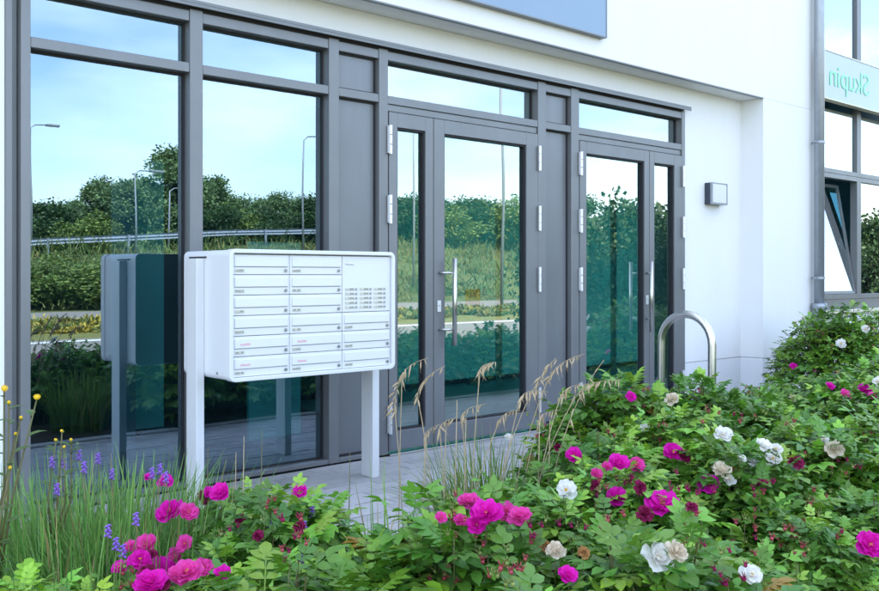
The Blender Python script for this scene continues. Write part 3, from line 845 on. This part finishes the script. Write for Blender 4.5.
for px, py, kind, dm in FL:
    P = SET[px, py]; b = nearest(P); h = add_flower(b[0], P, kind, dm*frnd.uniform(.78,.95)*(.88 if kind == 'petal_white' else 1)); b[3].append(kind)
BUDS = [(265,512,5,0),(290,556,4,1),(300,535,4,1),(440,573,6,0),(520,580,6,0),(505,576,4,0),(760,492,6,1),(700,500,5,1),(785,545,6,0),(750,392,6,0),(700,396,6,0),(640,396,5,0),
 (855,402,5,0),(625,485,6,1),(600,492,5,1),(745,520,4,0),(820,500,4,0),(450,510,4,0),(680,485,4,1),(735,470,4,0),(805,515,5,0),(690,545,4,0),(790,430,4,0),(735,420,4,1),(660,425,4,0),
 (225,540,4,1),(130,575,4,0),(610,530,3,0),(840,470,4,0),(865,440,4,0)]
bq = random.Random(77)
for k in range(22):
    BUDS.append((bq.randint(440, 876), bq.randint(405, 585), bq.randint(2, 5), bq.random() < .35))
SETB = {(q[0], q[1]): settle(q[0], q[1]) for q in BUDS}
for px, py, n, cr in BUDS:
    P = SETB[px, py]; b = nearest(P); add_buds(b[0], P, n+1, .0112, cr); b[3].append('buds')
for lat, rad_, dz, kind, dm in ((-.05,.56,.62,'petal_white',.10),(.14,.46,.74,'petal_white',.075),(-.42,.52,.42,'magenta',.07),(.40,.56,.52,'magenta',.09),(.05,.68,.36,'pink',.08)):
    add_flower(big, Vector((BX-.9*rad_+.43*lat, BYY-.43*rad_-.9*lat, dz)), kind, dm, Vector((-.75,-.45,.5)).normalized())
for k in range(14):
    a = br.uniform(2.6, 5.4); add_buds(big, (BX+.5*math.cos(a), BYY+.5*math.sin(a), br.uniform(.45, .8)), 3, .012)

# labels that single out a bush: by its flowers, else by its place in the bed
WORD = {'magenta':'magenta', 'pink':'pink', 'petal_white':'white', 'petal_cream':'cream', 'petal_tan':'withered tan', 'crimson':'wilted crimson', 'buds':'budding'}
ORD = ['first','second','third','fourth','fifth','sixth','seventh','eighth','ninth','tenth','eleventh','twelfth','thirteenth','fourteenth','fifteenth','sixteenth','seventeenth','eighteenth','nineteenth','twentieth']
ORD += ['twenty-'+q for q in ORD[:9]]
NUM = ['no','one','two','three','four','five','six','seven','eight','nine']
bands = {}
for q in ROSES:
    rt, d, s_, fl_ = q
    inview = True
    if not inview:
        tag(rt, 'green rose bush of the bed beyond the edge of the picture', group='rose bushes outside the picture'); continue
    band = 'front' if d < 2.6 else 'second' if d < 3.3 else 'third' if d < 4.1 else 'fourth' if d < 5.2 else 'back'
    bands.setdefault(band, []).append(q)
for band, lst in bands.items():
    lst.sort(key=lambda q: q[1] and q[2]/q[1])
    for i, (rt, d, s_, fl_) in enumerate(lst):
        ct = {}
        for f in fl_: ct[WORD[f]] = ct.get(WORD[f], 0)+1
        ct.pop('budding', None)
        ws_ = ' and '.join('%s %s' % (NUM[n], w) for w, n in list(ct.items())[:1])
        lab = 'rose bush ' + ('with %s bloom%s, ' % (ws_, '' if sum(list(ct.values())[:2]) == 1 else 's') if ws_ else 'of green leaves, ') + '%s from left in the %s row' % (ORD[min(i, 28)], band)
        tag(rt, lab)

# ------------------------------------------------------------------ grasses and weeds
def blade(S, base, az, length, lean, width, c, r, n=5):
    P = []; pos = np.array(base, float); out = np.array([math.cos(az), math.sin(az), 0]); side = np.array([-out[1], out[0], 0])
    for i in range(n):
        t = i/(n-1); ang = lean*(.25+t*1.1)
        w = width*(1-t**2.2)*.5+.0004
        P += [pos-side*w, pos+side*w]
        pos = pos+(out*math.sin(ang)+np.array([0,0,1])*math.cos(ang))*length/(n-1)
    F = [(2*i, 2*i+1, 2*i+3, 2*i+2) for i in range(n-1)]
    S.add(np.array(P), np.array(F), c)
def grass_tuft(loc, n, rad, hmin, hmax, seed, label, lean=.55, colr=((.05,.15,.035),(.10,.22,.05)), group=None):
    r = np.random.RandomState(seed); S = Soup()
    for i in range(n):
        a = r.uniform(0, 6.28); q = rad*math.sqrt(r.uniform())
        c = np.array(colr[0])+(np.array(colr[1])-np.array(colr[0]))*r.uniform()
        if r.uniform() < .06: c = np.array([.36, .28, .12])
        blade(S, (q*math.cos(a), q*math.sin(a), 0), a+r.uniform(-.8,.8), hmin+(hmax-hmin)*r.uniform()**1.7, r.uniform(.05, lean*1.8), r.uniform(.0045, .0105), c*r.uniform(.75,1.25), r)
    rt = empty('grass_tuft', loc, label, 'grass', group)
    o = inst('blades', S.mesh('blades', 'grass'), rt); tag(o, kind='stuff')
    return rt
G1 = [(.98,-1.98,.30,'long green grass tuft at the left edge under the yellow weed'),(1.22,-1.96,.32,'dense long grass tuft with violet vetch below the left window'),
      (.88,-2.45,.26,'grass tuft low in the left corner of the bed'),(1.16,-2.42,.26,'grass tuft behind the biggest pink roses')]
for i, (x, y_, rd, lab) in enumerate(G1):
    grass_tuft((x, y_, .02), (3000, 3000, 1600, 1500)[i], rd, .32, .62 if y_ > -2.2 else .56, 30+i, lab, lean=1.05, colr=((.07,.20,.04),(.22,.40,.09)), group='grass tufts at the left of the bed')
grass_tuft((1.72,-2.62,.03), 60, .10, .38, .62, 41, 'light green grass tuft leaning out of the roses near the paving', .8, ((.14,.30,.03),(.20,.36,.05)))
oat = grass_tuft((2.68,-2.12,.02), 620, .20, .30, .56, 43, 'oat grass tuft with arching straw seed heads before the doors', .7, ((.08,.19,.03),(.24,.34,.07)))
# straw stalks with drooping seed heads on the oat grass
SEED = MB(); SEED.ellipsoid((0,0,-.5), (.20,.14,.5), 6, 5); SEED.tube([(0,0,-.95),(.05,0,-1.5)], .03, 3)
SEEDM = SEED.mesh('spikelet', 'straw_seed', True)
def stalk(rt, base, top, tip, head_n, seed, rad=.0015):
    """base/top/tip in world space: straight culm to top, then a nodding head to tip"""
    r = random.Random(seed); o0 = rt.location
    b, t, e = Vector(base)-o0, Vector(top)-o0, Vector(tip)-o0
    P = []
    for i in range(9):
        u = i/8; P.append(b*(1-u)**2*1.0+(b.lerp(t, .5)*.55+Vector((b.x, b.y, t.z*.8))*.45)*2*u*(1-u)+t*u*u)
    H_ = []
    for i in range(1, 8):
        u = i/7; c = t+(t-P[-2]).normalized()*(.45*(e-t).length); H_.append(t*(1-u)**2+c*2*u*(1-u)+e*u*u)
    mb = MB(); mb.tube(P+H_, [rad*1.25]*9+[rad*.8]*7, 5)
    so_ = mb.build('straw_stalk', 'straw', rt, True)
    for i in range(head_n):
        u = (i+.2)/head_n; k = min(int(u*6.99), 6); p = (P[-1:]+H_)[k].lerp((P[-1:]+H_)[k+1], u*7-k if u*7-k <= 1 else 1)
        p = p+Vector((r.uniform(-.006,.006), r.uniform(-.006,.006), 0)); L = r.uniform(.022, .046)*(1-.3*u)
        inst('spikelet', SEEDM, so_, p, (r.uniform(-.5,.5), r.uniform(-.1,.9), r.uniform(-1.2,1.2)), (L*.62, L*.62, L))
def atd(px, py, d):
    r = (px-439.5)*d/930
    return (d*SN+r*CS, d*CS-r*SN-4.77, 1.19-(py-275)*d/930)
ST = [((468,560),(480,372),(496,362),8),((478,560),(532,392),(556,358),8),((500,560),(548,380),(584,354),9),((515,560),(575,398),(622,380),9),((440,560),(418,400),(445,366),5),
      ((405,560),(395,412),(403,372),6),((398,560),(402,380),(428,358),5),((490,560),(520,400),(548,392),7),((525,560),(560,398),(590,384),7),((470,560),(462,420),(486,404),5),
      ((430,560),(424,440),(440,424),4),((447,560),(440,430),(456,418),4),((535,560),(570,420),(604,360),3),((510,560),(540,420),(560,410),4),((455,560),(500,420),(520,410),4)]
for i, (b_, t_, e_, n) in enumerate(ST):
    d = 3.35+.22*((i*37) % 7)/7
    X, Y, Z = atd(b_[0], b_[1], d-.1)
    stalk(oat, (X, Y, .03), atd(*t_, d), atd(*e_, d+.02), n*2, i)
for i, (px, y0, y1) in enumerate(((446,480,420),(457,480,400),(466,500,418),(540,470,400),(550,480,420),(425,470,438))):
    X, Y, Z = atd(px-4, y0, 3.3); t_ = atd(px, y1, 3.4)
    m_ = MB(); m_.tube([Vector((X,Y,.03))-oat.location, Vector(t_)-oat.location], [.0026,.0018], 5); m_.build('straw_stalk', 'straw', oat, True)
# thin upright straws over the left paving
for i, (px, y1) in enumerate(((208,446),(244,436),(262,430),(236,452),(350,452))):
    X, Y, Z = atd(px-3, 560, 2.95); t_ = atd(px, y1, 3.05)
    w_ = empty('grass_stalk', (X, Y, .03), '%s single pale grass stalk from the left over the paving' % ORD[i], 'grass', 'single grass stalks')
    m_ = MB(); m_.tube([(0,0,0), (Vector(t_)-w_.location)*.6, Vector(t_)-w_.location], [.0026,.0024,.0010], 5); m_.build('stalk', 'straw' if i % 2 else 'stem', w_, True)

# yellow ragwort at the left edge
def weed_leaf(S, pos, d, size, c):
    m = frame_from(np.array(d, float), np.array([0,0,1.])); V_ = LV*np.array([.7,1,1])*size; S.add(V_ @ m.T+np.array(pos), LF, c)
def ragwort(loc, tops, seed, label):
    r = random.Random(seed); rt = empty('ragwort', loc, label, 'weed', 'yellow ragwort at the left edge'); o0 = Vector(loc)
    st = MB(); S = Soup()
    hub = Vector((0,0,.35))
    st.tube([(0,0,0), (.01,0,.2), hub], [.005,.0045,.004], 6)
    for (P, big_) in tops:
        t = Vector(P)-o0; mid = hub.lerp(t, .55)+Vector((r.uniform(-.02,.02), r.uniform(-.02,.02), -.03))
        st.tube([hub+Vector((0,0,r.uniform(-.12,.02))), mid, t], [.0035,.003,.002], 5)
        for k in range(6):
            u = r.uniform(.1,.95); p = mid.lerp(t, u) if r.random() < .6 else hub.lerp(mid, u)
            a = r.uniform(0,6.28); weed_leaf(S, p, (math.cos(a), math.sin(a), .4), r.uniform(.03,.06), (.09,.17,.04))
        fm = MB(); fm.ellipsoid((0,0,-.003), (.005,.005,.006), 8, 5)
        fo = fm.build('flower_head', 'sepal', rt, True); fo.location = t; fo.rotation_euler = (R(48+r.uniform(-15,15)), 0, R(-30+r.uniform(-25,25)))
        if big_:
            pm_ = MB()
            for k in range(13):
                a = 2*math.pi*k/13
                pm_.quad((.005*math.cos(a-.2), .005*math.sin(a-.2), .003), (.009*math.cos(a-.16), .009*math.sin(a-.16), .006), (.009*math.cos(a+.16), .009*math.sin(a+.16), .006), (.005*math.cos(a+.2), .005*math.sin(a+.2), .003))
            pm_.ellipsoid((0,0,.004), (.0058,.0058,.0042), 8, 5); pm_.build('rays', 'yellow', fo)
        else:
            pm_ = MB(); pm_.ellipsoid((0,0,.003), (.0048,.0048,.0042), 6, 5); pm_.build('bud_tip', 'yellow', fo)
    st.build('stem', 'stem', rt, True); inst('foliage', S.mesh('foliage', 'leaf'), rt)
X, Y, Z = atd(-8, 560, 2.35)
ragwort((X, Y, .03), [(atd(37,398,2.45),1),(atd(4,389,2.35),1),(atd(9,403,2.35),0),(atd(21,418,2.4),0),(atd(16,434,2.4),0),(atd(-3,372,2.35),0),(atd(10,468,2.35),0)], 3, 'tall yellow ragwort weed at the very left edge')
X, Y, Z = atd(52, 575, 2.75)
ragwort((X, Y, .03), [(atd(62,431,2.8),0),(atd(56,440,2.75),0),(atd(71,440,2.8),0),(atd(64,447,2.75),0)], 5, 'small ragwort with closed yellow buds in the left grass')
# violet vetch spikes
for i, (px, py, d) in enumerate(((52,463,2.75),(64,465,2.8),(79,456,2.8),(84,468,2.7),(98,459,2.85),(57,490,2.6),(112,475,2.8),(152,474,2.7),(160,470,2.75),(166,478,2.7),
                                 (116,545,2.3),(108,532,2.3),(123,552,2.3),(136,520,2.3),(312,513,2.6),(330,520,2.6),(304,528,2.5),(300,562,2.3),(270,527,2.5))):
    P = Vector(atd(px, py, d)); g = (P.x+br.uniform(-.06,.06), P.y+br.uniform(-.06,.06), .04)
    v_ = empty('vetch', g, 'violet vetch spike, %s from the left' % ORD[sorted([52,64,79,84,98,57,112,152,160,166,116,108,123,136,312,330,304,300,270]).index(px)], 'wildflower', 'violet vetch spikes')
    t = P-Vector(g)
    MB().tube([(0,0,0), t*.5+Vector((.01,.01,0)), t], [.0018,.0016,.001], 4).build('stem', 'stem', v_, True)
    fm = MB()
    for k in range(12):
        a = 2.4*k; z = .028-.055*k/12; w = .006+.004*k/12
        fm.ellipsoid((t.x+w*.6*math.cos(a), t.y+w*.6*math.sin(a), t.z+z*.6), (.003,.003,.006), 5, 4, (math.cos(a), math.sin(a), -.5))
    fm.build('flower_spike', 'violet', v_, True)

# ------------------------------------------------------------------ what the glass mirrors: trees, shrubs, lamps, rail
def tree_meshes(seed, H, Rr, n, trunk_h, cs, c0, c1):
    r = np.random.RandomState(seed); S = Soup(); tk = MB()
    tk.tube([(0,0,-.3),(.03*H*.1,0,trunk_h),(0,.02*H,H*.75)], [H*.028,H*.022,H*.006], 8)
    blobs = []
    nb = 26
    for i in range(nb):
        a = 2.399*i; q = (i+.5)/nb
        zc = trunk_h*.8+(H-trunk_h*.8)*r.uniform(.08, .97)
        u = (zc-trunk_h*.8)/(H-trunk_h*.8)
        rad = Rr*math.sqrt(max(.05, 1-(2*u-.85)**2*.75))*math.sqrt(r.uniform(.1, 1))
        c = np.array([rad*math.cos(a), rad*math.sin(a), zc]); blobs.append((c, Rr*r.uniform(.22, .42)))
        tk.tube([(0,0,zc*.55), tuple(c*np.array([.5,.5,.85])), tuple(c)], [H*.009,H*.006,H*.002], 4, False)
    qd = np.array([(-.5,0,0),(.5,0,0),(.35,1,.12),(-.35,1,.12)]); qf = np.array([(0,1,2,3)])
    for i in range(n):
        c, br_ = blobs[r.randint(nb)]
        v = r.normal(size=3); v /= np.linalg.norm(v); p = c+v*br_*(r.uniform(.35, 1.12) if r.uniform() < .85 else r.uniform(1.1, 1.5))
        m = frame_from(v+r.normal(size=3)*.8, r.normal(size=3))
        cc = (np.array(c0)+(np.array(c1)-np.array(c0))*r.uniform())*r.uniform(.7, 1.3)
        S.add((qd*cs*r.uniform(.5, 1.7)) @ m.T+p, qf, cc)
    return S.mesh('crown', 'tree_leaf', False), tk.mesh('trunk', 'bark', True)
TV = [tree_meshes(201, 8.5, 3.2, 20000, 2.2, .14, (.08,.15,.06), (.17,.26,.09)), tree_meshes(202, 7.2, 3.4, 20000, 1.6, .14, (.07,.14,.06), (.15,.24,.08)),
      tree_meshes(203, 9.5, 2.6, 20000, 2.6, .14, (.08,.15,.06), (.18,.26,.09))]
SH = [tree_meshes(204, 2.5, 1.25, 14000, .35, .055, (.025,.06,.02), (.06,.12,.03)), tree_meshes(205, 2.3, 1.35, 14000, .3, .055, (.025,.06,.02), (.06,.12,.03))]
def mir(px, py, Z, dist=None):
    """place on the street side whose mirror image stands at that column of the glass"""
def street(px, rng):
    t = math.atan((px-439.5)/930)+a_; return rng*math.sin(t), -(rng*math.cos(t)-4.77)
tl = [(45,62,.62),(75,64,.70),(100,66,.78),(128,60,.86),(152,64,.98),(178,60,1.02),(205,62,.92),(232,66,.84),(262,72,.64),(285,70,.78),(318,74,.66),(15,66,.56),(355,78,.6),(395,90,.55),(430,100,.5),(465,110,.45),(500,110,.5),(-20,70,.6)]
tr = random.Random(8)
for i, (px, rng, s_) in enumerate(tl):
    X, Y = street(px, rng); v = TV[i % 3]
    o = empty('street_tree', (X, Y, bank_z(X)*.8), '%s tree from the left, mirrored in the glass' % ORD[sorted(range(len(tl)), key=lambda k: tl[k][0]).index(i)], 'tree', 'trees across the road')
    s_ *= .66
    inst('crown', v[0], o, (0,0,0), (0,0,tr.uniform(0,6)), (s_*1.15, s_*1.15, s_)); inst('trunk', v[1], o, (0,0,0), (0,0,0), (s_,s_,s_))
sh = [(582,17,.80),(612,19,.80),(640,18.0,.92),(674,18.5,.97),(708,20,.97),(846,34,.95),(866,32,1.05),(884,35,.98),(905,31,1.1)]
for i, (px, rng, s_) in enumerate(sh):
    X, Y = street(px, rng); v = SH[i % 2]
    o = empty('shrub', (X, Y, -.03), 'dark shrub, %s from the left of those mirrored in the doors and right window' % ORD[i], 'shrub', 'dark shrubs mirrored in the glass')
    inst('crown', v[0], o, (0,0,0), (0,0,tr.uniform(0,6)), (s_, s_, s_)); inst('trunk', v[1], o, (0,0,0), (0,0,0), (s_,s_,s_))
SH.append(tree_meshes(206, 2.4, 1.3, 14000, .3, .06, (.08,.15,.03), (.20,.27,.06)))
lowb = [(45,36,.75),(70,36,.9),(98,37,.8),(130,37,.8),(230,38,.8)]
for i, (px, rng, s_) in enumerate(lowb):
    X, Y = street(px, rng); v = SH[2]
    o = empty('bush', (X, Y, .1), 'low bush beyond the road, %s from the left in the glass' % ORD[i], 'bush', 'low bushes beyond the road')
    inst('crown', v[0], o, (0,0,0), (0,0,tr.uniform(0,6)), (s_*1.7, s_*1.7, s_*.75)); inst('trunk', v[1], o, (0,0,0), (0,0,0), (s_,s_,s_*.7))
for i in range(26):
    px = -30+i*24; X, Y = street(px, 59+(i*7 % 5)); v = SH[i % 3]
    o = empty('thicket', (X, Y, bank_z(X)*.8), '%s dense thicket from the left behind the guard rail, mirrored in the glass' % ORD[i], 'thicket', 'thickets under the trees')
    k_ = 1.0+.35*((i*5) % 4)/4
    inst('crown', v[0], o, (0,0,0), (0,0,i*1.3), (k_*1.5, k_*1.5, k_)); inst('trunk', v[1], o, (0,0,0), (0,0,0), (k_,k_,k_))
for i, (px, rng, h) in enumerate(((31,55,7.5),(137,50,4.6),(170,52,3.8),(306,48,6.0),(414,46,8.2),(503,34,8.6))):
    X, Y = street(px, rng); z0 = bank_z(X)*.75 if Y < -32 else 0
    o = empty('street_lamp', (X, Y, z0), '%s lamp post from the left, mirrored in the glass' % ORD[i], 'street lamp', 'lamp posts along the road')
    MB().tube([(0,0,-.2),(0,0,h*.5),(0,0,h),(.25,0,h+.18),(.9,0,h+.22)], [.06,.05,.038,.032,.03], 10).build('pole', 'pole_grey', o, True)
    box('lamp_head', 'pole_grey', o, .8, 1.5, -.13, .13, h+.16, h+.28, bevel=.03)
gr = empty('guard_rail', (0,-41,0), 'grey steel guard rail along the embankment, mirrored in the glass', 'guard rail')
def rail_z(X): return bank_z(X)+.02
m_ = MB()
xsr = [-40+2*i for i in range(71)]
for zz, hh_ in ((.55, .30),):
    for a0, b0 in zip(xsr[:-1], xsr[1:]):
        za, zb = rail_z(a0)+zz, rail_z(b0)+zz
        for (y0_, z0_, y1_, z1_) in ((0,0,-.06,.08),(-.06,.08,0,.15),(0,.15,-.06,.23),(-.06,.23,0,.31)):
            m_.quad((a0,y0_,za+z0_),(b0,y0_,zb+z0_),(b0,y1_,zb+z1_),(a0,y1_,za+z1_))
m_.build('beam', 'rail_zinc', gr)
pmesh = MB().box(-.05,.05,.0,.10,-.3,.84).mesh('post', 'rail_zinc')
for X in xsr[::2]: inst('post', pmesh, gr, (X, .02, rail_z(X)))
